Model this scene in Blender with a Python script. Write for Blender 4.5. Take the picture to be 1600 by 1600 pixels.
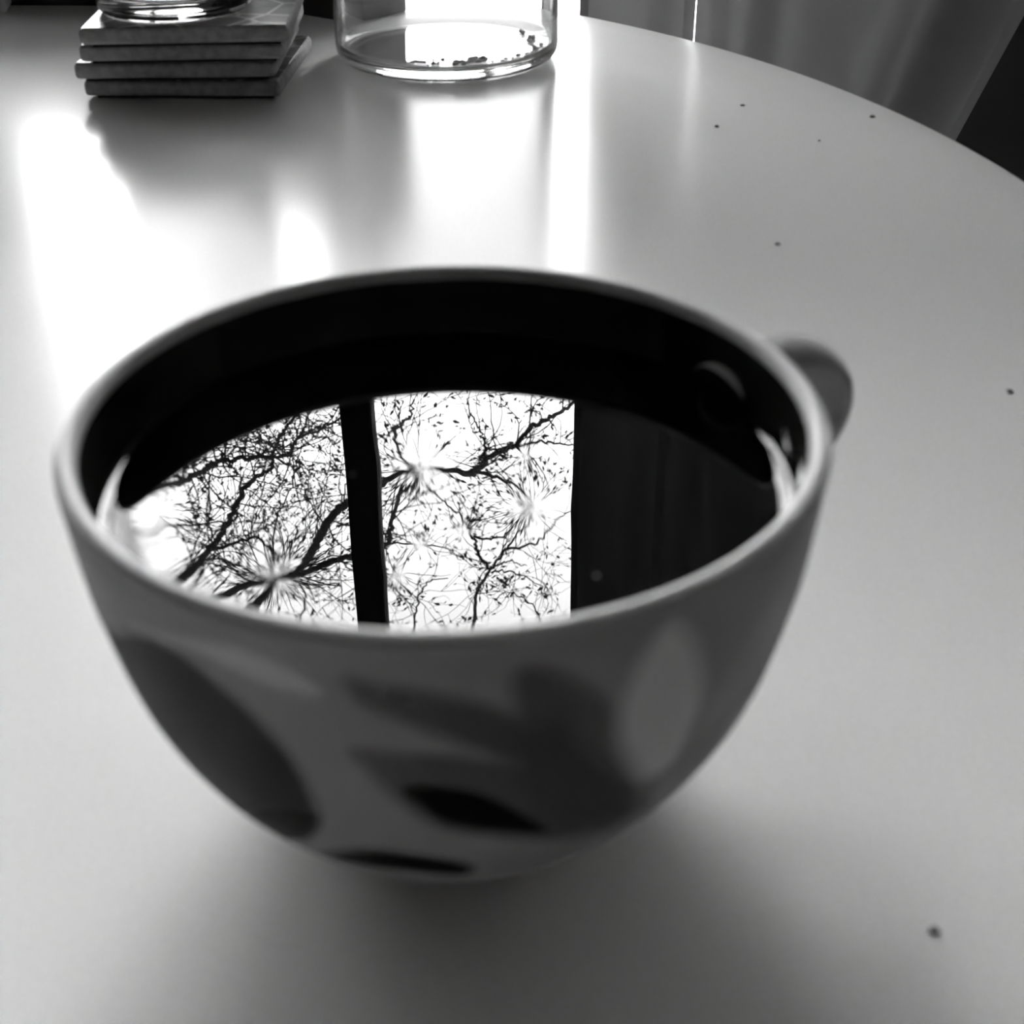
import bpy, bmesh, math, random
import numpy as np
from mathutils import Vector, Matrix

for o in list(bpy.data.objects):
    bpy.data.objects.remove(o)
scene = bpy.context.scene
COL = scene.collection

# ------------------------------------------------------------------ camera
R = 0.0562                     # rim radius of the cup; origin = centre of the cup's foot, z = 0 is the table top
cam_data = bpy.data.cameras.new('camera')
cam_data.sensor_width = 36.0
cam_data.lens = 36.0 * 2050.0 / 1600.0
cam_data.clip_start = 0.005
cam_data.clip_end = 200
cam = bpy.data.objects.new('camera', cam_data)
COL.objects.link(cam)
cam.location = (0.01092, -0.17165, 0.1632)
cam.rotation_euler = (Matrix.Rotation(math.radians(90 - 32.517), 4, 'X') @
                      Matrix.Rotation(math.radians(-0.35), 4, 'Z')).to_euler()
cam_data.dof.use_dof = True
cam_data.dof.focus_distance = 1.25
cam_data.dof.aperture_fstop = 26.0
scene.camera = cam

# ------------------------------------------------------------------ sky (even, bright overcast) and exposure
world = bpy.data.worlds.new('overcast_sky')
scene.world = world
world.use_nodes = True
bg = world.node_tree.nodes['Background']
bg.inputs['Color'].default_value = (1, 1, 1, 1)
bg.inputs['Strength'].default_value = 28.0
vs = scene.view_settings
vs.view_transform = 'Standard'
vs.look = 'None'
vs.gamma = 1.0
vs.use_curve_mapping = False
vs.exposure = 0.0

# ------------------------------------------------------------------ helpers
def link(name, me, parent=None, loc=(0, 0, 0), rz=0.0):
    o = bpy.data.objects.new(name, me)
    COL.objects.link(o)
    o.location = loc
    o.rotation_euler = (0, 0, rz)
    if parent is not None:
        o.parent = parent
    return o

def tag(o, label=None, cat=None, group=None, kind=None):
    if label: o['label'] = label
    if cat: o['category'] = cat
    if group: o['group'] = group
    if kind: o['kind'] = kind
    return o

def empty(name, loc=(0, 0, 0), rz=0.0):
    o = bpy.data.objects.new(name, None)
    o.empty_display_size = 0.02
    COL.objects.link(o)
    o.location = loc
    o.rotation_euler = (0, 0, rz)
    return o

def mesh(name, verts, faces, mat=None, smooth=False):
    me = bpy.data.meshes.new(name)
    me.from_pydata([tuple(v) for v in verts], [], faces)
    me.update()
    if mat is not None:
        me.materials.append(mat)
    if smooth:
        me.polygons.foreach_set('use_smooth', [True] * len(me.polygons))
    return me

def from_bm(name, bm, mat=None, smooth=False):
    me = bpy.data.meshes.new(name)
    bmesh.ops.recalc_face_normals(bm, faces=bm.faces)
    bm.to_mesh(me)
    bm.free()
    if mat is not None:
        me.materials.append(mat)
    if smooth:
        me.polygons.foreach_set('use_smooth', [True] * len(me.polygons))
    return me

def bm_box(bm, x0, x1, y0, y1, z0, z1, bev=0.0, seg=2):
    r = bmesh.ops.create_cube(bm, size=1.0)
    vs_ = r['verts']
    for v in vs_:
        v.co = Vector(((x0 + x1) / 2 + v.co.x * (x1 - x0), (y0 + y1) / 2 + v.co.y * (y1 - y0), (z0 + z1) / 2 + v.co.z * (z1 - z0)))
    if bev > 0:
        es = set()
        for v in vs_:
            es.update(v.link_edges)
        bmesh.ops.bevel(bm, geom=list(es), offset=bev, segments=seg, profile=0.5, affect='EDGES')

def box(name, x0, x1, y0, y1, z0, z1, mat, parent=None, bev=0.0, seg=2, smooth=False):
    bm = bmesh.new()
    bm_box(bm, x0, x1, y0, y1, z0, z1, bev, seg)
    return link(name, from_bm(name, bm, mat, smooth), parent)

def lathe(profile, n=128, closed=False):
    """profile: (r, z) list; r = 0 gives a pole."""
    V, F = [], []
    rings = []
    for r, z in profile:
        if r <= 1e-9:
            rings.append([len(V)]); V.append((0, 0, z))
        else:
            st = len(V)
            for i in range(n):
                a = 2 * math.pi * i / n
                V.append((r * math.cos(a), r * math.sin(a), z))
            rings.append(list(range(st, st + n)))
    pairs = list(zip(rings[:-1], rings[1:]))
    if closed: pairs.append((rings[-1], rings[0]))
    for A, B in pairs:
        if len(A) == 1 and len(B) == 1: continue
        for i in range(n):
            j = (i + 1) % n
            if len(A) == 1: F.append((A[0], B[i], B[j]))
            elif len(B) == 1: F.append((A[i], B[0], A[j]))
            else: F.append((A[i], B[i], B[j], A[j]))
    return V, F

def fix_normals(me):
    bm = bmesh.new(); bm.from_mesh(me)
    bmesh.ops.recalc_face_normals(bm, faces=bm.faces)
    bm.to_mesh(me); bm.free()
    return me

def catmull(pts, per=8):
    P = [np.array(p, float) for p in pts]
    P = [2 * P[0] - P[1]] + P + [2 * P[-1] - P[-2]]
    out = []
    for i in range(1, len(P) - 2):
        p0, p1, p2, p3 = P[i - 1:i + 3]
        for k in range(per):
            t = k / per
            out.append(0.5 * (2 * p1 + (p2 - p0) * t + (2 * p0 - 5 * p1 + 4 * p2 - p3) * t * t + (3 * p1 - p0 - 3 * p2 + p3) * t ** 3))
    out.append(P[-2])
    return out

class Tubes:
    """collects tapering round tubes along polylines"""
    def __init__(self): self.V, self.F = [], []
    def add(self, pts, r0, r1, sides=5, cap=True):
        pts = [np.array(p, float) for p in pts]
        n = len(pts)
        prev = None
        st = len(self.V)
        for i, p in enumerate(pts):
            d = pts[min(i + 1, n - 1)] - pts[max(i - 1, 0)]
            d = d / (np.linalg.norm(d) + 1e-12)
            if prev is None:
                a = np.cross(d, [0, 1, 0.1])
                if np.linalg.norm(a) < 1e-3: a = np.cross(d, [1, 0, 0])
            else:
                a = prev - d * np.dot(prev, d)
            a = a / np.linalg.norm(a)
            prev = a
            b = np.cross(d, a)
            r = r0 + (r1 - r0) * i / (n - 1)
            for k in range(sides):
                t = 2 * math.pi * k / sides
                self.V.append(p + r * (math.cos(t) * a + math.sin(t) * b))
        for i in range(n - 1):
            for k in range(sides):
                k2 = (k + 1) % sides
                A = st + i * sides
                self.F.append((A + k, A + k2, A + sides + k2, A + sides + k))
        if cap:
            self.F.append(tuple(st + k for k in reversed(range(sides))))
            self.F.append(tuple(st + (n - 1) * sides + k for k in range(sides)))
    def mesh(self, name, mat, smooth=True): return mesh(name, self.V, self.F, mat, smooth)

# ------------------------------------------------------------------ materials (all grey: the photograph is black and white)
def mat(name, v, rough=0.5, ior=1.5, spec=0.5, noise=None, bump=None, **kw):
    m = bpy.data.materials.new(name)
    m.use_nodes = True
    nt = m.node_tree
    b = nt.nodes['Principled BSDF']
    b.inputs['Base Color'].default_value = (v, v, v, 1)
    b.inputs['Roughness'].default_value = rough
    b.inputs['IOR'].default_value = ior
    b.inputs['Specular IOR Level'].default_value = spec
    for k, val in kw.items():
        b.inputs[k.replace('_', ' ')].default_value = val
    if noise or bump:
        tc = nt.nodes.new('ShaderNodeTexCoord')
    if noise:
        scale, amt = noise
        n = nt.nodes.new('ShaderNodeTexNoise'); n.inputs['Scale'].default_value = scale; n.inputs['Detail'].default_value = 5
        mr = nt.nodes.new('ShaderNodeMapRange')
        mr.inputs['From Min'].default_value = 0.3; mr.inputs['From Max'].default_value = 0.7
        mr.inputs['To Min'].default_value = v * (1 - amt); mr.inputs['To Max'].default_value = min(1, v * (1 + amt))
        nt.links.new(tc.outputs['Object'], n.inputs['Vector'])
        nt.links.new(n.outputs['Fac'], mr.inputs['Value'])
        nt.links.new(mr.outputs['Result'], b.inputs['Base Color'])
    if bump:
        scale, st, dist = bump
        n = nt.nodes.new('ShaderNodeTexNoise'); n.inputs['Scale'].default_value = scale; n.inputs['Detail'].default_value = 4
        bp = nt.nodes.new('ShaderNodeBump'); bp.inputs['Strength'].default_value = st; bp.inputs['Distance'].default_value = dist
        nt.links.new(tc.outputs['Object'], n.inputs['Vector'])
        nt.links.new(n.outputs['Fac'], bp.inputs['Height'])
        nt.links.new(bp.outputs['Normal'], b.inputs['Normal'])
    return m

M = {}
M['table'] = mat('white_lacquer', 0.90, 0.21, 1.30, noise=(900, 0.03))
M['table_leg'] = mat('grey_table_leg', 0.4, 0.4)
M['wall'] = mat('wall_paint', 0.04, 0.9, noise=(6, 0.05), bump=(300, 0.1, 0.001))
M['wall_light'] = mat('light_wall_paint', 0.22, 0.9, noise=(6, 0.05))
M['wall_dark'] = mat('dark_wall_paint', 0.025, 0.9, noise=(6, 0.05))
M['ceiling'] = mat('ceiling_paint', 0.06, 0.9, noise=(4, 0.03))
M['floor'] = mat('dark_floor', 0.06, 0.5, noise=(9, 0.3))
M['frame'] = mat('dark_window_frame', 0.012, 0.8, spec=0.1, noise=(60, 0.1))
M['metal'] = mat('brushed_metal', 0.5, 0.35, Metallic=1.0)
M['terrace'] = mat('pale_terrace', 0.8, 0.8, noise=(3, 0.15))
M['bark'] = mat('bark', 0.012, 0.9, spec=0.1, noise=(40, 0.4), bump=(80, 0.5, 0.01))
M['leaf'] = mat('leaf', 0.016, 0.8, spec=0.1)
M['interior'] = mat('dark_inner_glaze', 0.014, 0.10, 1.45)
M['coffee'] = mat('black_coffee', 0.002, 0.0, 1.35)
M['bubble'] = mat('bubble_film', 0.35, 0.1, 1.33)
M['coaster_body'] = mat('stone_coaster_body', 0.30, 0.8, noise=(250, 0.2), bump=(500, 0.4, 0.0008))
M['cork'] = mat('dark_felt', 0.03, 1.0, spec=0.1)
M['black_box'] = mat('black_card', 0.006, 0.5, noise=(30, 0.2))
M['dark_box'] = mat('dark_plastic', 0.02, 0.45, noise=(200, 0.2))
M['pale_box'] = mat('pale_card', 0.8, 0.8, noise=(50, 0.05))
M['crumb'] = mat('grey_crumbs', 0.8, 0.9, noise=(300, 0.4))
_nt = M['crumb'].node_tree          # half translucent, like sugar
_tl = _nt.nodes.new('ShaderNodeBsdfTranslucent'); _tl.inputs[0].default_value = (.9, .9, .9, 1)
_mx = _nt.nodes.new('ShaderNodeMixShader'); _mx.inputs[0].default_value = .55
_nt.links.new(_nt.nodes['Principled BSDF'].outputs[0], _mx.inputs[1]); _nt.links.new(_tl.outputs[0], _mx.inputs[2])
_nt.links.new(_mx.outputs[0], _nt.nodes['Material Output'].inputs[0])
M['speck'] = mat('dark_speck', 0.12, 0.9, noise=(900, 0.3))
M['rail'] = mat('curtain_rail', 0.08, 0.4, Metallic=1.0)

def glass_mat(name, rough=0.0, col=0.99, dust=0.0):
    m = bpy.data.materials.new(name); m.use_nodes = True
    b = m.node_tree.nodes['Principled BSDF']
    b.inputs['Base Color'].default_value = (col, col, col, 1)
    b.inputs['Roughness'].default_value = rough
    b.inputs['IOR'].default_value = 1.48
    b.inputs['Transmission Weight'].default_value = 1.0
    if dust:                   # a thin film of dust on the glass
        nt = m.node_tree
        df = nt.nodes.new('ShaderNodeBsdfTranslucent'); df.inputs[0].default_value = (.8, .8, .8, 1)
        mx = nt.nodes.new('ShaderNodeMixShader'); mx.inputs[0].default_value = dust
        nt.links.new(b.outputs[0], mx.inputs[1]); nt.links.new(df.outputs[0], mx.inputs[2])
        nt.links.new(mx.outputs[0], nt.nodes['Material Output'].inputs[0])
    return m
M['glass'] = glass_mat('clear_glass', dust=.035)
M['tumbler'] = glass_mat('tumbler_glass', 0.0, 0.97)

def pane_mat():
    m = bpy.data.materials.new('window_glass'); m.use_nodes = True
    nt = m.node_tree; nt.nodes.clear()
    out = nt.nodes.new('ShaderNodeOutputMaterial')
    tr = nt.nodes.new('ShaderNodeBsdfTransparent'); tr.inputs[0].default_value = (0.97, 0.97, 0.97, 1)
    gl = nt.nodes.new('ShaderNodeBsdfGlossy'); gl.inputs['Roughness'].default_value = 0.0
    fr = nt.nodes.new('ShaderNodeFresnel'); fr.inputs['IOR'].default_value = 1.5
    mx = nt.nodes.new('ShaderNodeMixShader')
    nt.links.new(fr.outputs[0], mx.inputs[0]); nt.links.new(tr.outputs[0], mx.inputs[1]); nt.links.new(gl.outputs[0], mx.inputs[2])
    nt.links.new(mx.outputs[0], out.inputs[0])
    return m
M['pane'] = pane_mat()

def curtain_mat():
    m = bpy.data.materials.new('curtain_cloth'); m.use_nodes = True
    nt = m.node_tree; nt.nodes.clear()
    out = nt.nodes.new('ShaderNodeOutputMaterial')
    df = nt.nodes.new('ShaderNodeBsdfDiffuse'); df.inputs[0].default_value = (0.15, 0.15, 0.15, 1)
    tl = nt.nodes.new('ShaderNodeBsdfTranslucent')
    tc = nt.nodes.new('ShaderNodeTexCoord')
    wv = nt.nodes.new('ShaderNodeTexNoise'); wv.inputs['Scale'].default_value = 500
    mr = nt.nodes.new('ShaderNodeMapRange'); mr.inputs['To Min'].default_value = 0.008; mr.inputs['To Max'].default_value = 0.013
    nt.links.new(tc.outputs['Object'], wv.inputs['Vector']); nt.links.new(wv.outputs['Fac'], mr.inputs['Value'])
    nt.links.new(mr.outputs['Result'], tl.inputs[0])
    ad = nt.nodes.new('ShaderNodeAddShader')
    nt.links.new(df.outputs[0], ad.inputs[0]); nt.links.new(tl.outputs[0], ad.inputs[1])
    nt.links.new(ad.outputs[0], out.inputs[0])
    return m
M['curtain'] = curtain_mat()

def coaster_top_mat():
    m = mat('glazed_tile_pattern', 0.1, 0.3, 1.45, spec=0.25)
    nt = m.node_tree; b = nt.nodes['Principled BSDF']
    tc = nt.nodes.new('ShaderNodeTexCoord')
    vo = nt.nodes.new('ShaderNodeTexVoronoi'); vo.feature = 'DISTANCE_TO_EDGE'; vo.inputs['Scale'].default_value = 45
    nz = nt.nodes.new('ShaderNodeTexNoise'); nz.inputs['Scale'].default_value = 60; nz.inputs['Detail'].default_value = 6
    r1 = nt.nodes.new('ShaderNodeMapRange'); r1.inputs['From Min'].default_value = 0.02; r1.inputs['From Max'].default_value = 0.05
    r1.inputs['To Min'].default_value = 0.3; r1.inputs['To Max'].default_value = 0.0
    r2 = nt.nodes.new('ShaderNodeMapRange'); r2.inputs['From Min'].default_value = 0.3; r2.inputs['From Max'].default_value = 0.7
    r2.inputs['To Min'].default_value = 0.02; r2.inputs['To Max'].default_value = 0.16
    ad = nt.nodes.new('ShaderNodeMath'); ad.operation = 'ADD'
    nt.links.new(tc.outputs['Object'], vo.inputs['Vector']); nt.links.new(tc.outputs['Object'], nz.inputs['Vector'])
    nt.links.new(vo.outputs['Distance'], r1.inputs['Value']); nt.links.new(nz.outputs['Fac'], r2.inputs['Value'])
    nt.links.new(r1.outputs['Result'], ad.inputs[0]); nt.links.new(r2.outputs['Result'], ad.inputs[1])
    nt.links.new(ad.outputs[0], b.inputs['Base Color'])
    return m
M['coaster_top'] = coaster_top_mat()

def cup_mat():
    m = mat('painted_glaze', 0.5, 0.4, 1.45, spec=0.0, Coat_Weight=0.15, Coat_Roughness=0.12)
    nt = m.node_tree; b = nt.nodes['Principled BSDF']
    at = nt.nodes.new('ShaderNodeAttribute'); at.attribute_name = 'paint'
    nt.links.new(at.outputs['Fac'], b.inputs['Base Color'])
    return m
M['cup'] = cup_mat()

# ------------------------------------------------------------------ room shell
FZ = -0.74                      # floor level below the table top
WY0, WY1 = 0.92, 1.06           # inner and outer face of the window wall
OX0, OX1 = -0.46, 0.37          # opening of the glazed door
OZ1 = 2.15
O2X0, O2X1 = -1.65, -0.60       # second glazed opening further left, unseen, added to light the table
O3X0, O3X1 = 0.72, 1.15         # third one, past the curtain, out of view, added to brighten the table
XL, XR, YB, ZC = -2.5, 1.4, -2.6, 2.40
def struct(o): o['kind'] = 'structure'; return o
struct(box('floor', XL - .1, XR + .1, YB - .1, WY1, FZ - 0.1, FZ, M['floor']))
struct(box('ceiling', XL - .1, XR + .1, YB - .1, WY1, ZC, ZC + 0.1, M['ceiling']))
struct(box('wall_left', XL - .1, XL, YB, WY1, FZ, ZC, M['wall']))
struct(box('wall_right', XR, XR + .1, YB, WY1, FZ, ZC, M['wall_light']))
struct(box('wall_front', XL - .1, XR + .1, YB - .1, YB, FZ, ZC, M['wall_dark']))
bm = bmesh.new()
bm_box(bm, XL, O2X0, WY0, WY1, FZ, ZC)
bm_box(bm, O2X1, OX0, WY0, WY1, FZ, ZC)
bm_box(bm, O2X0, O2X1, WY0, WY1, OZ1, ZC)
bm_box(bm, OX1, O3X0, WY0, WY1, FZ, ZC)
bm_box(bm, O3X1, XR, WY0, WY1, FZ, ZC)
bm_box(bm, O3X0, O3X1, WY0, WY1, OZ1, ZC)
bm_box(bm, OX0, OX1, WY0, WY1, OZ1, ZC)
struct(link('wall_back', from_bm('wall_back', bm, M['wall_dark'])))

MX0, MX1 = -0.1560, -0.1255
fy0, fy1 = 0.955, 0.990
def glazing(name, ox0, ox1, mx0, mx1):
    win = struct(empty(name, (0, 0, 0)))
    for x0, x1 in ((ox0, ox0 + .045), (mx0, mx1), (ox1 - .045, ox1)):
        box('frame_stile', x0, x1, fy0, fy1, FZ, OZ1, M['frame'], win, 0.002)
    for x0, x1 in ((ox0 + .045, mx0), (mx1, ox1 - .045)):
        box('frame_rail', x0, x1, fy0 + .003, fy1 - .003, OZ1 - .05, OZ1, M['frame'], win, 0.002)
        box('threshold', x0, x1, fy0 + .003, fy1 - .003, FZ, FZ + .05, M['frame'], win, 0.002)
        box('pane', x0, x1, 0.971, 0.975, FZ + .05, OZ1 - .05, M['pane'], win)
    return win
win = glazing('window_1', OX0, OX1, MX0, MX1)
glazing('added_window_2', O2X0, O2X1, -1.14, -1.09)
glazing('added_window_3', O3X0, O3X1, .915, .955)
# lever handle on the meeting stile
hb = box('handle_plate', MX0 + .006, MX1 - .006, fy0 - .006, fy0, 0.22, 0.36, M['metal'], win, 0.002)
t = Tubes()
t.add(catmull([(-.141, fy0 - .004, .29), (-.141, fy0 - .04, .29), (-.15, fy0 - .05, .29), (-.25, fy0 - .05, .287)], 5), .007, .006, 10)
link('lever', t.mesh('lever', M['metal']), hb)

# curtains: two panels hung from a rail in front of the right part of the door
rail = empty('curtain_rail', (0, 0, 0))
tag(rail, 'dark metal rail above the window that carries the curtain panels', 'curtain rail')
t = Tubes(); t.add([(-1.8, .79, 2.20), (.60, .79, 2.20)], .010, .010, 14)
link('rod', t.mesh('rod', M['rail']), rail)
for x in (-1.72, -.53, .53):
    box('bracket', x - .012, x + .012, .79, WY0, 2.19, 2.21, M['rail'], rail, .002)

def curtain(name, edge_l, edge_r, folds, y0, label):
    """folded cloth between two edges x(z); folds: number of pleats"""
    nu, nv = 220, 60
    V, F = [], []
    for j in range(nv + 1):
        z = FZ + .02 + (2.165 - FZ - .02) * j / nv
        xl, xr = edge_l(z), edge_r(z)
        for i in range(nu + 1):
            u = i / nu
            ph = folds[0] + u * folds[1] * 2 * math.pi + .5 * math.sin(3.1 * u + folds[0]) + .15 * math.sin(z * 2.2 + u * 5)
            amp = folds[2] * (1 + .3 * math.sin(u * 9 + 1))
            wn = min(1.0, 12 * u, 12 * (1 - u))
            V.append((xl + (xr - xl) * u , y0 + wn * (amp * math.sin(ph) + .004 * math.sin(z * 3 + u * 4)), z))
    for j in range(nv):
        for i in range(nu):
            a = j * (nu + 1) + i
            F.append((a, a + 1, a + nu + 2, a + nu + 1))
    root = empty(name, (0, 0, 0))
    tag(root, label, 'curtain', 'curtains beside the round table')
    link('cloth', mesh('cloth', V, F, M['curtain'], True), root)
    for k in range(6):
        u = (k + .5) / 6
        bm = bmesh.new()
        ring = Tubes()
        xc = edge_l(1.6) + (edge_r(1.6) - edge_l(1.6)) * u
        pts = [(xc + .001 * k, .79 + .018 * math.cos(a), 2.195 + .022 * math.sin(a)) for a in [2 * math.pi * i / 16 for i in range(17)]]
        ring.add(pts, .002, .002, 6, False)
        bm.free()
        link('curtain_ring', ring.mesh('curtain_ring', M['rail']), root)
    return root
def slit(z):                    # the two curtains part slightly below z = 0.25, above they lap over each other
    return 0.0006 * max(0.0, min(1.0, (0.27 - z) / 0.1))
CY = 0.78
curtain('curtain', lambda z: .0600 + .003 * math.sin(z * 2), lambda z: .1405 - slit(z), (0.4, 1.3, .010), CY,
        'narrow grey curtain hanging between the bright window and the light slit')
curtain('curtain', lambda z: .1405 + slit(z), lambda z: .384 + .37 * max(-.5, min(z, .08)), (2.2, 2.7, .020), CY + .004,
        'wide grey folded curtain at the right behind the table, slanting right edge')

# terrace outside
o = box('terrace', -14, 10, WY1, 26, FZ - .2, FZ - .04, M['terrace'])
tag(o, 'pale sunlit terrace paving seen blown out through the window', 'terrace'); o['kind'] = 'structure'

# ------------------------------------------------------------------ tree outside, reflected in the coffee
rng = random.Random(11)
LIMBS = [
    (0.0126, [(-1.963, 4.401, 2.951), (-1.701, 4.387, 2.85), (-1.377, 4.288, 2.677), (-1.245, 4.158, 2.563), (-1.14, 4.076, 2.464), (-1.078, 4.084, 2.436), (-1.002, 4.157, 2.465), (-0.902, 4.219, 2.496), (-0.846, 4.203, 2.473), (-0.778, 4.102, 2.338), (-0.688, 3.973, 2.248), (-0.594, 3.892, 2.155)]),
    (0.0056, [(-1.078, 4.084, 2.436), (-1.06, 4.097, 2.386), (-1.039, 4.111, 2.311), (-1.023, 4.124, 2.238)]),
    (0.0154, [(-2.229, 4.601, 3.985), (-1.809, 4.601, 3.645), (-1.429, 4.514, 3.274), (-1.269, 4.397, 3.054), (-1.15, 4.329, 2.869), (-1.095, 4.35, 2.769), (-1.05, 4.436, 2.727), (-0.987, 4.511, 2.717), (-0.972, 4.509, 2.652), (-0.909, 4.421, 2.513), (-0.8, 4.305, 2.336)]),
    (0.0098, [(-2.039, 4.501, 3.182), (-1.792, 4.524, 3.16), (-1.526, 4.461, 3.036), (-1.356, 4.368, 2.915), (-1.156, 4.322, 2.859)]),
    (0.0084, [(-1.269, 4.397, 3.054), (-1.082, 4.435, 3.012), (-1.001, 4.472, 3.094), (-0.963, 4.51, 3.126), (-0.877, 4.548, 3.122)]),
    (0.0182, [(-1.468, 4.601, 3.722), (-1.203, 4.57, 3.517), (-0.991, 4.453, 3.292), (-0.856, 4.306, 3.085), (-0.779, 4.207, 2.894), (-0.715, 4.198, 2.772), (-0.639, 4.253, 2.733), (-0.527, 4.298, 2.683), (-0.444, 4.265, 2.608), (-0.319, 4.147, 2.526), (-0.154, 4.0, 2.446), (-0.115, 3.903, 2.379), (-0.031, 3.895, 2.288), (0.024, 3.951, 2.297), (0.066, 3.995, 2.266), (0.1, 3.96, 2.218), (0.164, 3.841, 2.115), (0.225, 3.694, 1.982)]),
    (0.0168, [(-1.795, 4.451, 3.786), (-1.442, 4.415, 3.398), (-1.191, 4.293, 3.191), (-0.998, 4.14, 3.04), (-0.833, 4.036, 2.948), (-0.737, 4.022, 2.875), (-0.63, 4.072, 2.865), (-0.523, 4.111, 2.871), (-0.462, 4.073, 2.773), (-0.436, 3.95, 2.606), (-0.387, 3.798, 2.419), (-0.323, 3.695, 2.324)]),
    (0.0070, [(-0.115, 3.903, 2.38), (-0.012, 4.004, 2.474), (0.068, 4.105, 2.578), (0.137, 4.207, 2.718)]),
    (0.0056, [(0.024, 3.951, 2.296), (0.126, 3.879, 2.243), (0.211, 3.807, 2.218), (0.297, 3.734, 2.188)]),
    (0.0084, [(-0.193, 4.301, 3.783), (-0.159, 4.287, 3.411), (-0.136, 4.187, 3.135), (-0.076, 4.057, 2.919), (-0.014, 3.974, 2.773), (0.015, 3.983, 2.734), (0.084, 4.055, 2.709)]),
    (0.0070, [(-0.076, 4.057, 2.919), (-0.132, 4.206, 2.938), (-0.144, 4.354, 2.982), (-0.188, 4.503, 2.983), (-0.267, 4.652, 2.996), (-0.359, 4.8, 3.021), (-0.428, 4.949, 3.092)]),
    (0.0056, [(-0.144, 4.354, 2.972), (-0.056, 4.345, 2.967), (0.008, 4.336, 2.914), (0.039, 4.327, 2.852), (0.05, 4.318, 2.788)]),
    (0.0042, [(-0.076, 4.057, 2.919), (-0.016, 4.158, 2.953), (0.07, 4.259, 3.043)]),
    (0.0042, [(-0.076, 4.057, 2.929), (0.03, 4.05, 2.934), (0.128, 4.043, 2.994)]),
    (0.0056, [(-0.456, 4.101, 3.61), (-0.407, 4.127, 3.285), (-0.371, 4.068, 3.094), (-0.321, 3.978, 2.926), (-0.236, 3.936, 2.879)]),
    (0.0070, [(-0.323, 3.695, 2.324), (-0.36, 3.59, 2.162), (-0.359, 3.485, 2.044), (-0.352, 3.381, 1.929), (-0.328, 3.276, 1.838), (-0.283, 3.171, 1.756), (-0.262, 3.066, 1.649)]),
    (0.0070, [(-0.115, 3.903, 2.38), (-0.081, 3.943, 2.339), (-0.085, 3.984, 2.301), (-0.102, 4.024, 2.273), (-0.137, 4.065, 2.231), (-0.15, 4.105, 2.181)]),
    (0.0056, [(-0.685, 4.451, 3.091), (-0.594, 4.5, 3.092), (-0.426, 4.464, 3.069), (-0.286, 4.397, 3.041), (-0.206, 4.378, 3.094)]),
    (0.0056, [(-0.014, 3.974, 2.772), (0.108, 3.981, 2.748), (0.18, 3.988, 2.666), (0.251, 3.995, 2.585)]),
    (0.0056, [(-1.178, 5.001, 4.375), (-1.085, 5.038, 4.03), (-0.99, 4.988, 3.756), (-0.991, 4.909, 3.547), (-0.909, 4.877, 3.344), (-0.872, 4.936, 3.171), (-0.829, 5.059, 3.004), (-0.813, 5.171, 2.831)]),
    (0.0056, [(-1.321, 4.801, 4.203), (-1.218, 4.831, 3.79), (-1.127, 4.774, 3.451), (-1.035, 4.688, 3.113), (-0.938, 4.649, 2.892), (-0.889, 4.701, 2.732), (-0.868, 4.817, 2.639)]),
    (0.0042, [(0.117, 4.201, 3.7), (0.142, 4.17, 3.36), (0.098, 4.053, 3.106), (0.009, 3.906, 2.919), (-0.063, 3.806, 2.876)]),
]
def jitter(a): return np.array([rng.gauss(0, a), rng.gauss(0, a), rng.gauss(0, a)])
tree = empty('tree', (-2.7, 5.0, FZ - .04))
tag(tree, 'bare-branched tree with sparse small leaves outside the window, mirrored in the coffee', 'tree')
TO = np.array([-2.7, 5.0, FZ - .04])
def tlink(name, tubes_, m, smooth=True):
    me = mesh(name, [v - TO for v in tubes_.V], tubes_.F, m, smooth)
    return link(name, me, tree)
trunk_pts = [(-2.7, 5.0, FZ - .04), (-2.68, 4.98, .6), (-2.6, 4.95, 1.8), (-2.55, 4.9, 2.9), (-2.45, 4.85, 3.9), (-2.3, 4.8, 4.9)]
t = Tubes(); t.add(catmull(trunk_pts, 6), .13, .05, 14); tlink('trunk', t, M['bark'])
bough = catmull([(-2.5, 4.9, 3.7), (-2.0, 4.75, 4.3), (-1.2, 4.6, 4.55), (-.4, 4.45, 4.55), (.35, 4.3, 4.45), (1.1, 4.2, 4.3)], 6)
t = Tubes(); t.add(bough, .045, .012, 10); tlink('branch', t, M['bark'])
trunk_c = catmull(trunk_pts, 6)
ROOTS = {0: 't', 2: 't', 3: 't', 5: 'b', 6: 't', 9: 'b', 14: 'b', 19: 'b', 20: 'b', 21: 'b'}
twigs = Tubes()
LV, LF = [], []
def leaf(p, d):
    L = rng.uniform(.011, .029); W = L * rng.uniform(.14, .26)
    d = d / np.linalg.norm(d)
    s = np.cross(d, jitter(1)); s /= np.linalg.norm(s) + 1e-9
    n = np.cross(d, s)
    b = len(LV)
    cv = rng.uniform(-.25, .25) * L
    LV.extend([p, p + d * L * .35 + s * W + n * cv * .5, p + d * L * .35 - s * W + n * cv * .5, p + d * L * .75 + s * W * .6 + n * cv, p + d * L * .75 - s * W * .6 + n * cv, p + d * L + n * cv * 1.6])
    LF.extend([(b, b + 2, b + 1), (b + 1, b + 2, b + 4, b + 3), (b + 3, b + 4, b + 5)])
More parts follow.
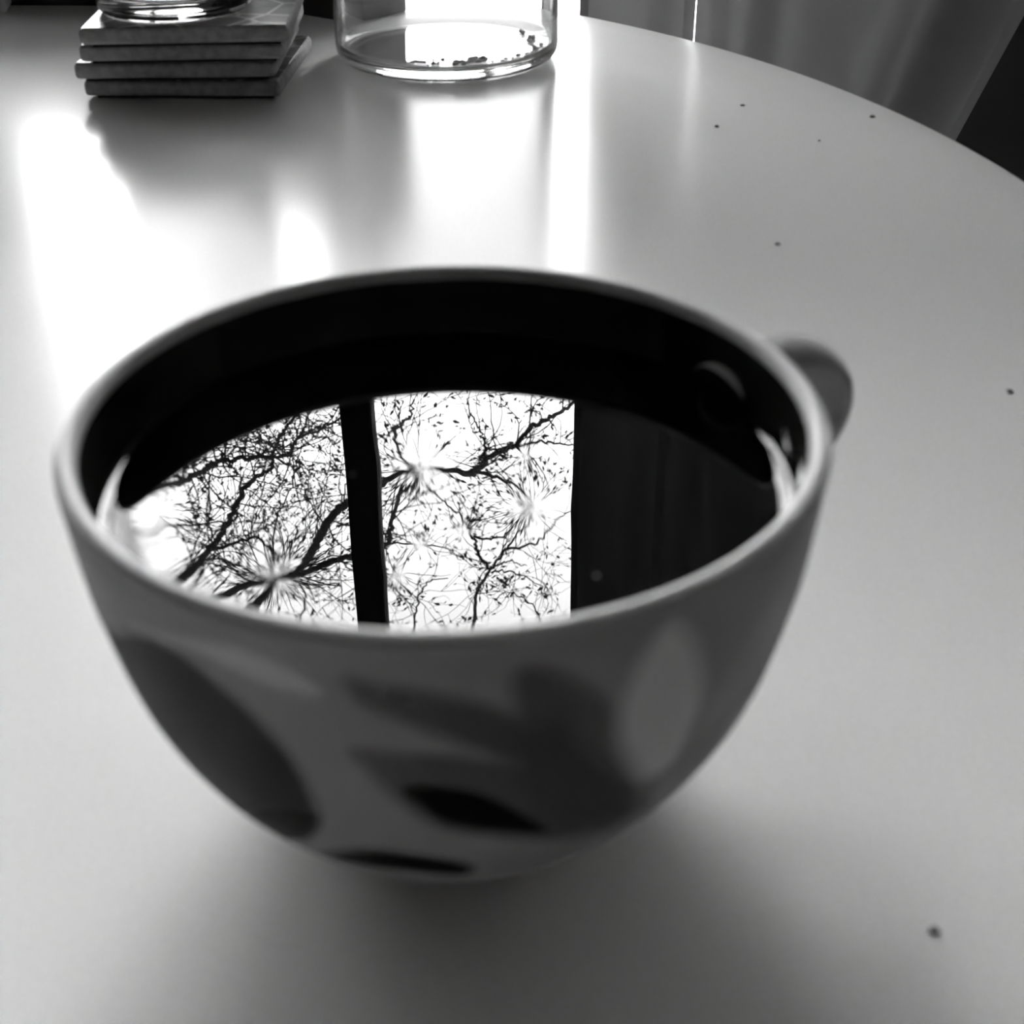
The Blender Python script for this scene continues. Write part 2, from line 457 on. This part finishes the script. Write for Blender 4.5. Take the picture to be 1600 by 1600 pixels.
def grow(p, d, length, r, level, density):
    seg = 9 if level == 0 else 6
    step = length / seg
    pts = [np.array(p, float)]
    d = d / np.linalg.norm(d)
    bend = jitter(.10)
    for i in range(seg):
        d = d + bend + jitter(.24); d /= np.linalg.norm(d)
        pts.append(pts[-1] + d * step)
    twigs.add(pts, r, max(r * .35, .0007), 4 if level == 0 else 3, False)
    if level < 2:
        nsub = rng.randint(3, 6) if level == 0 else rng.randint(0, 2)
        for _ in range(int(nsub * density + .5)):
            i = rng.randint(1, seg - 1)
            dd = pts[i + 1] - pts[i]; dd = dd / np.linalg.norm(dd) + jitter(.65)
            grow(pts[i], dd, length * rng.uniform(.25, .55), r * .62, level + 1, density)
    for _ in range(rng.randint(1, 3) if level else 1):
        i = rng.randint(1, seg)
        dd = pts[i] - pts[i - 1]; dd = dd / np.linalg.norm(dd) + jitter(.6)
        leaf(pts[i], dd)
for k, (r, P) in enumerate(LIMBS):
    pre = []
    if k in ROOTS:
        src = trunk_c if ROOTS[k] == 't' else bough
        p0 = np.array(P[0])
        tgt = min(src, key=lambda q: np.linalg.norm(q - p0) + (0.6 * abs(q[2] + .4 - p0[2]) if ROOTS[k] == 't' else 0))
        mid = (tgt + p0) / 2 + np.array([0, 0, -.06])
        pre = [tuple(tgt), tuple(mid)]
    C = catmull(pre + list(P), 7)
    C = [c + jitter(.004) for c in C]
    t = Tubes(); t.add(C, r * (1.25 if pre else 1.0), max(r * .32, .0018), 8)
    tlink('branch', t, M['bark'])
    leftish = np.mean([p[0] for p in P]) < -.55
    n0 = len(pre) * 7
    count = int((len(C) - n0) * (0.54 if leftish else .27))
    for _ in range(count):
        i = rng.randint(max(n0, 1), len(C) - 2)
        dd = C[i + 1] - C[i]; dd = dd / np.linalg.norm(dd)
        side = np.array([rng.gauss(0, .8), rng.gauss(0, .4), rng.choice((-1, -1, 1)) * rng.uniform(.2, 1.1)])
        d = dd * .4 + side
        frac = 1 - i / len(C)
        grow(C[i], d, rng.uniform(.16, .48) * (1.3 if leftish else 1), min(r * .32, .0042) * (.6 + .5 * frac), 0, 1.0 if leftish else .75)
o = tlink('twigs', twigs, M['bark']); o['kind'] = 'stuff'
o = link('leaves', mesh('leaves', [v - TO for v in LV], LF, M['leaf']), tree); o['kind'] = 'stuff'

# ------------------------------------------------------------------ round table
TC = (-0.311, 0.232); TR = 0.5284
table = empty('round_table', (TC[0], TC[1], FZ))
tag(table, 'white lacquered round table that carries the coffee cup', 'table')
H0 = -FZ
prof = [(0, H0), (TR - .02, H0), (TR - .006, H0)] + [(TR - .006 + .006 * math.sin(a), H0 - .006 + .006 * math.cos(a)) for a in [i * math.pi / 12 for i in range(1, 7)]] \
    + [(TR, H0 - .02), (TR - .005, H0 - .026), (0, H0 - .026)]
V, F = lathe(prof, 256)
link('table_top', fix_normals(mesh('table_top', V, F, M['table'], True)), table)
tm = table.children[0].data
if hasattr(tm, 'set_sharp_from_angle'): tm.set_sharp_from_angle(angle=math.radians(40))
for k in range(4):
    a = math.pi / 4 + k * math.pi / 2
    t = Tubes(); t.add([(.38 * math.cos(a), .38 * math.sin(a), 0), (.33 * math.cos(a), .33 * math.sin(a), H0 - .026)], .014, .022, 20)
    link('leg', t.mesh('leg', M['table_leg']), table)
t = Tubes(); t.add([(.33 * math.cos(a), .33 * math.sin(a), H0 - .04) for a in [i * math.pi / 24 for i in range(49)]], .012, .012, 8, False)
link('apron', t.mesh('apron', M['table_leg']), table)

# ------------------------------------------------------------------ cup
HC = 1.29
CX = .0013
cup = empty('coffee_cup', (CX, 0, 0))
tag(cup, 'wide rounded coffee cup painted with leaves and a flower, full of black coffee', 'cup')
OUT = [(-.03, .995), (-.1, .990), (-.2, .982), (-.32, .970), (-.42, .953), (-.53, .932), (-.64, .904), (-.74, .868), (-.85, .815), (-.96, .745), (-1.06, .667), (-1.14, .588), (-1.185, .522), (-1.222, .452)]
ow = catmull([(r, z, 0) for z, r in OUT], 10)
outer = [(p[0] * R, (p[1] + HC) * R) for p in ow]
foot = [(.425, .060), (.425, .012), (.418, .003), (.408, 0), (.365, 0), (.357, .006), (.35, .045), (0, .05)]
foot = [(r * R, z * R) for r, z in foot]
lip = [(.994, -.018), (.985, -.004), (.970, .0), (.955, -.004), (.943, -.018), (.938, -.035)]
lip = [(r * R, (z + HC) * R) for r, z in lip]
INN = [(-.05, .937), (-.15, .932), (-.3, .918), (-.45, .885), (-.6, .845), (-.75, .785), (-.9, .69), (-1.02, .56), (-1.1, .4), (-1.14, .2)]
iw = catmull([(r, z, 0) for z, r in INN], 5)
inner = [(p[0] * R, (p[1] + HC) * R) for p in iw] + [(0, (-1.15 + HC) * R)]
full = list(reversed(foot)) + list(reversed(outer)) + lip + inner
NSEG = 480
V, F = lathe(full, NSEG)
me = fix_normals(mesh('body', V, F, M['cup'], True))
me.materials.append(M['interior'])
zl_in = (HC - .045) * R
A = np.array(V)
rad = np.hypot(A[:, 0], A[:, 1])
mi = []
n_out = len(foot) + len(outer) + len(lip)
first_inner_vert = 1 + NSEG * (n_out - 1) - NSEG     # last lip ring belongs to the edge of the glaze
for p in me.polygons:
    mi.append(1 if min(p.vertices) >= first_inner_vert else 0)
me.polygons.foreach_set('material_index', mi)
# painted motif: polygons in (angle in degrees, height / R), tone, soft edge
MOTIF = [
    ('pale', 0.85, 0.015, [(-134.2, 1.11), (-117.8, 1.196), (-111.3, 1.2), (-105.7, 1.167), (-103.5, 1.12), (-108.6, 1.115), (-114.7, 1.134), (-122.6, 1.15)]),  # light reflection on the glaze, put into the paint as a pale streak
    ('leaf', 0.03, 0.02, [(-141.6, 1.02), (-134.8, 1.084), (-129.0, 1.121), (-122.1, 1.113), (-115.0, 1.033), (-110.4, 0.935), (-108.1, 0.812), (-107.9, 0.69), (-110.3, 0.587), (-116.8, 0.473), (-135, 0.43), (-150, 0.52), (-162, 0.65), (-168, 0.8), (-160, 0.92), (-148, 0.99)]),
    ('tip', 0.002, 0.01, [(-123.9, 0.549), (-114.4, 0.664), (-107.9, 0.69), (-110.4, 0.579), (-116.8, 0.473), (-125.0, 0.379)]),
    ('petal', 0.12, 0.02, [(-100.0, 1.18), (-95.4, 1.171), (-87.8, 1.142), (-80.9, 1.087), (-75.9, 0.988), (-77.4, 0.908), (-83.3, 0.954), (-89.6, 1.019), (-95.7, 1.078), (-98.7, 1.115)]),
    ('petal2', 0.14, 0.02, [(-80.3, 1.174), (-78.6, 1.205), (-74.7, 1.18), (-70.4, 1.116), (-66.3, 1.024), (-64.5, 0.94), (-66.3, 0.865), (-73.0, 0.909), (-78.4, 1.017), (-80.0, 1.1)]),
    ('petal3', 0.13, 0.02, [(-100.4, 0.96), (-93.0, 0.966), (-84.9, 0.949), (-75.5, 0.866), (-68.2, 0.735), (-66.4, 0.575), (-72.7, 0.557), (-83.1, 0.629), (-90.5, 0.688), (-95.5, 0.793), (-98.8, 0.891)]),
    ('centre', 0.09, 0.05, [(-80.0, 1.003), (-71.8, 1.028), (-63.5, 0.889), (-58.4, 0.724), (-56.5, 0.56), (-62.5, 0.492), (-73.1, 0.6), (-79.7, 0.802)]),
    ('mid_petal', 0.17, 0.03, [(-71.4, 1.055), (-67.3, 1.017), (-62.8, 0.86), (-61.5, 0.742), (-67.1, 0.848), (-71.1, 0.964)]),
    ('light_petal', 0.95, 0.03, [(-58.8, 1.215), (-55.6, 1.145), (-52.7, 1.025), (-51.3, 0.886), (-51.8, 0.765), (-54.5, 0.708), (-58.9, 0.716), (-63.3, 0.842), (-65.4, 0.969), (-64.5, 1.08), (-62.7, 1.161), (-60.7, 1.21)]),
    ('black_leaf', 0.002, 0.01, [(-94.5, 0.838), (-90.1, 0.85), (-84.1, 0.814), (-78.7, 0.726), (-73.7, 0.611), (-81.3, 0.654), (-88.7, 0.701), (-92.5, 0.777)]),
    ('side_patch', 0.45, 0.03, [(-33.9, 1.067), (-31.9, 0.934), (-36.5, 0.849), (-44.1, 0.805), (-48.7, 0.716), (-51.5, 0.749), (-49.1, 0.906), (-44.2, 1.02), (-39.1, 1.084)]),  # slightly lighter patch along the right side
    ('crease_shade', .004, .02, [(-113.0, 0.405), (-103.5, 0.539), (-95.1, 0.551), (-85.5, 0.472), (-86.6, 0.374), (-96.3, 0.412), (-106.2, 0.395)]),  # shadow of the crease above the foot, painted in near black
    ('back_petal', .2, .02, [(60, 1.0), (100, 1.15), (130, 1.0), (140, .8), (110, .6), (80, .7)]),
]
th = np.degrees(np.arctan2(A[:, 1], A[:, 0]))
zz = A[:, 2] / R
tone = np.full(len(A), .40)
k_u = math.pi / 180 * .85
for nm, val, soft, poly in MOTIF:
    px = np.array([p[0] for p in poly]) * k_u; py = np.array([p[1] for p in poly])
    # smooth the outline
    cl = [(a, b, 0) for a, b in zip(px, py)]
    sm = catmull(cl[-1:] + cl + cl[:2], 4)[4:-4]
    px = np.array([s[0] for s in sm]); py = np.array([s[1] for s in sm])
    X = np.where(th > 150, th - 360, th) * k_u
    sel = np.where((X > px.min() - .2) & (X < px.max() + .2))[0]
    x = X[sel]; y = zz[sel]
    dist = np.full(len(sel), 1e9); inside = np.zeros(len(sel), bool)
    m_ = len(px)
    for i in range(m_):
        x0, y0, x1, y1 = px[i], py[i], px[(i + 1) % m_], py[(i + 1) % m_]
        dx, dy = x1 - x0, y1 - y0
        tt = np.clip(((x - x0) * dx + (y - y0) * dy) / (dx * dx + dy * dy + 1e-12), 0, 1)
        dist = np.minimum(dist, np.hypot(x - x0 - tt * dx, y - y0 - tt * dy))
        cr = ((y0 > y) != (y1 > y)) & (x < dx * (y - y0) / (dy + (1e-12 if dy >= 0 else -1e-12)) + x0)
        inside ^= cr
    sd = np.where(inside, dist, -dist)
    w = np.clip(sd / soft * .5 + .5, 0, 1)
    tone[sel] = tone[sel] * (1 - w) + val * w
rimw = np.clip((zz - (HC - .05)) / .05, 0, 1) ** 2      # blends to a paler tone at the rim
tone = tone * (1 - rimw) + .62 * rimw
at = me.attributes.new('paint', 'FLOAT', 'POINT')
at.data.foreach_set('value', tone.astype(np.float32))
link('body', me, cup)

# handle: a rounded strap loop pointing away to the right
ang = math.radians(30.5)
hp = catmull([(r, z, 0) for r, z in [(.93, 1.08), (1.09, 1.13), (1.25, 1.115), (1.355, 1.02), (1.36, .90), (1.25, .76), (1.06, .65), (.84, .58)]], 10)
V, F = [], []
ns = 24
N = len(hp)
for i, p in enumerate(hp):
    q0 = hp[max(i - 1, 0)]; q1 = hp[min(i + 1, N - 1)]
    d = (q1 - q0)[:2]; d = d / np.linalg.norm(d)
    n2 = np.array([-d[1], d[0]])
    fl = 1 + .25 * (abs(i / (N - 1) - .5) * 2) ** 4
    for k in range(ns):
        a = 2 * math.pi * k / ns
        off = .065 * math.sin(a) * fl
        wid = .10 * math.cos(a) * fl
        r_, z_ = p[0] + n2[0] * off, p[1] + n2[1] * off
        V.append(((r_ * math.cos(ang) - wid * math.sin(ang)) * R, (r_ * math.sin(ang) + wid * math.cos(ang)) * R, z_ * R))
for i in range(N - 1):
    for k in range(ns):
        k2 = (k + 1) % ns
        F.append((i * ns + k, i * ns + k2, (i + 1) * ns + k2, (i + 1) * ns + k))
me = fix_normals(mesh('handle', V, F, M['cup'], True))
at = me.attributes.new('paint', 'FLOAT', 'POINT')
at.data.foreach_set('value', np.full(len(V), .40, np.float32))
link('handle', me, cup)

# ------------------------------------------------------------------ coffee: real surface relief (meniscus and tiny mounds around floating specks)
ZL = .0595
RL = .9225 * R
LC = .0019
MOUNDS = [  # x, y, decay length of the tiny mounds the surface makes around floating specks
    (-0.0043, 0.0045, 0.0038), (0.0125, -0.0078, 0.0029), (-0.0228, -0.0249, 0.0032), (-0.0427, -0.0084, 0.0026), (0.0024, -0.0140, 0.0013), (-0.0035, -0.0176, 0.0012), (-0.0060, -0.0251, 0.0012), (0.0117, 0.0075, 0.0012)]
nr, nt_ = 300, 640
rs = RL * (np.linspace(0, 1, nr + 1)[1:]) ** .8
tt = np.linspace(0, 2 * np.pi, nt_, endpoint=False)
RR, TT = np.meshgrid(rs, tt, indexing='ij')
X = np.concatenate([[0.], (RR * np.cos(TT)).ravel()]); Y = np.concatenate([[0.], (RR * np.sin(TT)).ravel()])
def surf(X, Y):
    r = np.hypot(X, Y) + 1e-12
    e = np.exp((r - RL) / LC)
    hw = .0010
    Z = hw * e
    gx = hw / LC * e * X / r; gy = hw / LC * e * Y / r
    for x0, y0, lam in MOUNDS:
        be = 1.4
        q = np.hypot(X - x0, (Y - y0) / be) + 1e-9
        g = np.linspace(0, .04, 4000)
        sl = -3.2 * lam * np.exp(-g / lam) * np.tanh(g / (.12 * lam))
        hh = np.cumsum(sl) * (g[1] - g[0]); hh = hh - hh[-1]
        Z = Z + np.interp(q, g, hh)
        sq = np.interp(q, g, sl)
        gx = gx + sq * (X - x0) / q; gy = gy + sq * (Y - y0) / (be * be * q)
    return Z, gx, gy
Z, gx, gy = surf(X, Y)
V = np.stack([X, Y, ZL + Z], 1)
F = [(0, 1 + k, 1 + (k + 1) % nt_) for k in range(nt_)]
for i in range(nr - 1):
    b0 = 1 + i * nt_; b1 = b0 + nt_
    F += [(b0 + k, b1 + k, b1 + (k + 1) % nt_, b0 + (k + 1) % nt_) for k in range(nt_)]
me = mesh('coffee', V.tolist(), F, M['coffee'], True)
nrm = np.stack([-gx, -gy, np.ones_like(gx)], 1)
nrm /= np.linalg.norm(nrm, axis=1)[:, None]
me.normals_split_custom_set_from_vertices(nrm.tolist())
coffee = link('coffee', me, None, (CX, 0, 0))
tag(coffee, 'black coffee in the cup mirroring the window and branches', 'coffee')
for bx_, by_, br in ((-0.0149, 0.0019, .00022), (0.0211, -0.0254, .00030)):
    bm = bmesh.new(); bmesh.ops.create_uvsphere(bm, u_segments=14, v_segments=8, radius=br)
    for v in bm.verts: v.co.z = v.co.z * .6
    o = link('bubble', from_bm('bubble', bm, M['bubble'], True), coffee, (bx_, by_, ZL + .0001))

# ------------------------------------------------------------------ tile coasters
CW = .0452
def coaster(x, y, z, rz, label):
    root = empty('tile_coaster', (x, y, z), rz)
    tag(root, label, 'coaster', 'stacked tile coasters')
    bm = bmesh.new(); bm_box(bm, -CW, CW, -CW, CW, .0016, .0085, .0020, 3)
    link('tile_body', from_bm('tile_body', bm, M['coaster_body'], True), root)
    root.children[0].data.set_sharp_from_angle(angle=math.radians(50))
    bm = bmesh.new(); bm_box(bm, -CW + .0012, CW - .0012, -CW + .0012, CW - .0012, .0085, .0088, .0002, 1)
    link('glazed_top', from_bm('glazed_top', bm, M['coaster_top']), root)
    bm = bmesh.new(); bm_box(bm, -CW + .0045, CW - .0045, -CW + .0045, CW - .0045, 0, .0016)
    link('felt_backing', from_bm('felt_backing', bm, M['cork']), root)
    return root
CP = .0090
coaster(-0.1368, .4815, 0, math.radians(-2.0), 'lowest tile coaster of the stack, shifted right, resting on the table')
coaster(-0.1403, .4780, CP, math.radians(1.0), 'second tile coaster from the bottom of the stack, sticking out left')
coaster(-0.1357, .4730, 2 * CP, math.radians(2.0), 'third tile coaster from the bottom of the stack')
coaster(-0.1325, .4650, 3 * CP, math.radians(3.0), 'topmost patterned tile coaster, under the glass tumbler')

# glass tumbler on the coasters
ZT = 4 * CP - .0002
rt_ = .0350
def glass_profile(r0, r1, h, wall, base, round_):
    o_ = [(0, 0)] + [(r0 - round_ + round_ * math.sin(a), round_ - round_ * math.cos(a)) for a in [i * math.pi / 16 for i in range(0, 9)]]
    o_ += [(r0 + (r1 - r0) * k / 8, round_ + (h - round_ - wall / 2) * k / 8) for k in range(1, 9)]
    o_ += [(r1 - wall / 2 + wall / 2 * math.cos(a), h - wall / 2 + wall / 2 * math.sin(a)) for a in [i * math.pi / 6 for i in range(1, 7)]]
    ri = round_ * .8
    o_ += [((r0 - wall) + (r1 - r0) * k / 8, base + ri + (h - base - ri - wall / 2) * k / 8) for k in range(7, -1, -1)]
    o_ += [(r0 - wall - ri + ri * math.cos(a), base + ri - ri * math.sin(a)) for a in [i * math.pi / 12 for i in range(1, 7)]]
    o_ += [(0, base)]
    return o_
V, F = lathe(glass_profile(rt_, rt_ + .003, .095, .0016, .008, .005), 128)
o = link('glass_tumbler', fix_normals(mesh('glass_tumbler', V, F, M['tumbler'], True)), None, (-.1410, .4580, ZT + .0002))
tag(o, 'clear glass tumbler with a thick base on the coaster stack', 'glass')

# glass jar with crumbs
JX, JY, JR, JH = -.0205, .5155, .0560, .17
V, F = lathe(glass_profile(JR, JR, JH, .0026, .005, .007), 160)
o = link('glass_jar', fix_normals(mesh('glass_jar', V, F, M['glass'], True)), None, (JX, JY, .0003))
tag(o, 'tall clear glass jar, nearly empty, in front of the bright window', 'jar')
def crumb_mesh(seed):
    r = random.Random(seed)
    bm = bmesh.new(); bmesh.ops.create_icosphere(bm, subdivisions=2, radius=1.0)
    for v in bm.verts:
        v.co *= r.uniform(.72, 1.1)
        v.co.z *= .8
    return from_bm('crumb', bm, M['crumb'], True)
CM = [crumb_mesh(s) for s in range(5)]
rj = random.Random(5)
def crumb(a_deg, rr, s, z=0):
    a = math.radians(a_deg)
    c = link('jar_crumb', CM[rj.randrange(5)], None, (JX + rr * math.cos(a), JY + rr * math.sin(a), .0053 + s * .7 + z), rj.uniform(0, 6))
    c.scale = (s, s, s)
    tag(c, 'small grey crumb lying on the bottom inside the glass jar', 'crumb', 'crumbs in the glass jar')
for k in range(16): crumb(rj.uniform(-92, -62), rj.uniform(.040, .0465), rj.uniform(.0012, .0027))
for k in range(9): crumb(rj.uniform(-112, -92), rj.uniform(.041, .0475), rj.uniform(.0008, .0019))
for k in range(12): crumb(rj.uniform(-62, -15), rj.uniform(.0435, .048), rj.uniform(.0007, .0016))
for k in range(12): crumb(rj.uniform(-10, 40), rj.uniform(.041, .048), rj.uniform(.0008, .0018))
for k in range(7): crumb(rj.uniform(-110, -60), rj.uniform(.030, .040), rj.uniform(.0006, .0014))

# ------------------------------------------------------------------ dark boxes and a pale one at the back of the table
ra = math.radians(-3)
bA = empty('dark_case', (-.2375, .680, 0), ra)
tag(bA, 'low dark case with recessed base at the back left of the table', 'case')
box('base', -.046, .0305, -.036, .036, 0, .004, M['black_box'], bA)
box('shell', -.050, .0345, -.040, .040, .004, .070, M['dark_box'], bA, .004, 3)
box('lid', -.0505, .035, -.0405, .0405, .0705, .082, M['dark_box'], bA, .003, 3)
bB = empty('black_carton', (-.0735, .5900, 0), math.radians(-37))
tag(bB, 'upright black carton at the back of the table beside the glass jar', 'carton')
box('carton_body', -.155, 0, 0, .040, 0, .128, M['black_box'], bB, .0008, 1)
box('flap', -.1545, -.0005, .0005, .0395, .1282, .1292, M['black_box'], bB)
bC = empty('pale_box', (-.331, .655, 0), math.radians(11))
tag(bC, 'pale grey box at the left edge of the photo beside the dark case', 'box')
box('box_body', -.045, .045, -.04, .04, 0, .055, M['pale_box'], bC, .002, 2)
box('box_lid', -.0465, .0465, -.0415, .0415, .0552, .072, M['pale_box'], bC, .002, 2)

# ------------------------------------------------------------------ specks on the table
SP = [(.1154, .4223, .0011, 'dark speck on the table near the far edge, left of two'), (.1691, .4030, .0013, 'dark speck on the table closest to the wide curtain'),
      (.0995, .3900, .0010, 'dark speck on the table between the light slit reflection and the far edge'), (.1016, .2522, .0010, 'dark speck on the table above the cup handle'),
      (.1392, .3690, .0006, 'tiniest dark speck on the table toward the curtain'), (.1450, .1431, .0010, 'dark speck on the table at the right edge of the photo'),
      (.0755, -.0363, .0009, 'blurred dark speck on the table in the lower right foreground')]
for k, (x, y, s, lab) in enumerate(SP):
    bm = bmesh.new(); bmesh.ops.create_icosphere(bm, subdivisions=2, radius=1.0)
    r = random.Random(k)
    for v in bm.verts: v.co *= r.uniform(.7, 1.1)
    for v in bm.verts: v.co = Vector((v.co.x * s, v.co.y * s, max(-.3, v.co.z) * s * .5 + s * .15))
    o = link('table_speck', from_bm('table_speck', bm, M['speck'], True), None, (x, y, 0))
    tag(o, lab, 'speck', 'specks on the table')
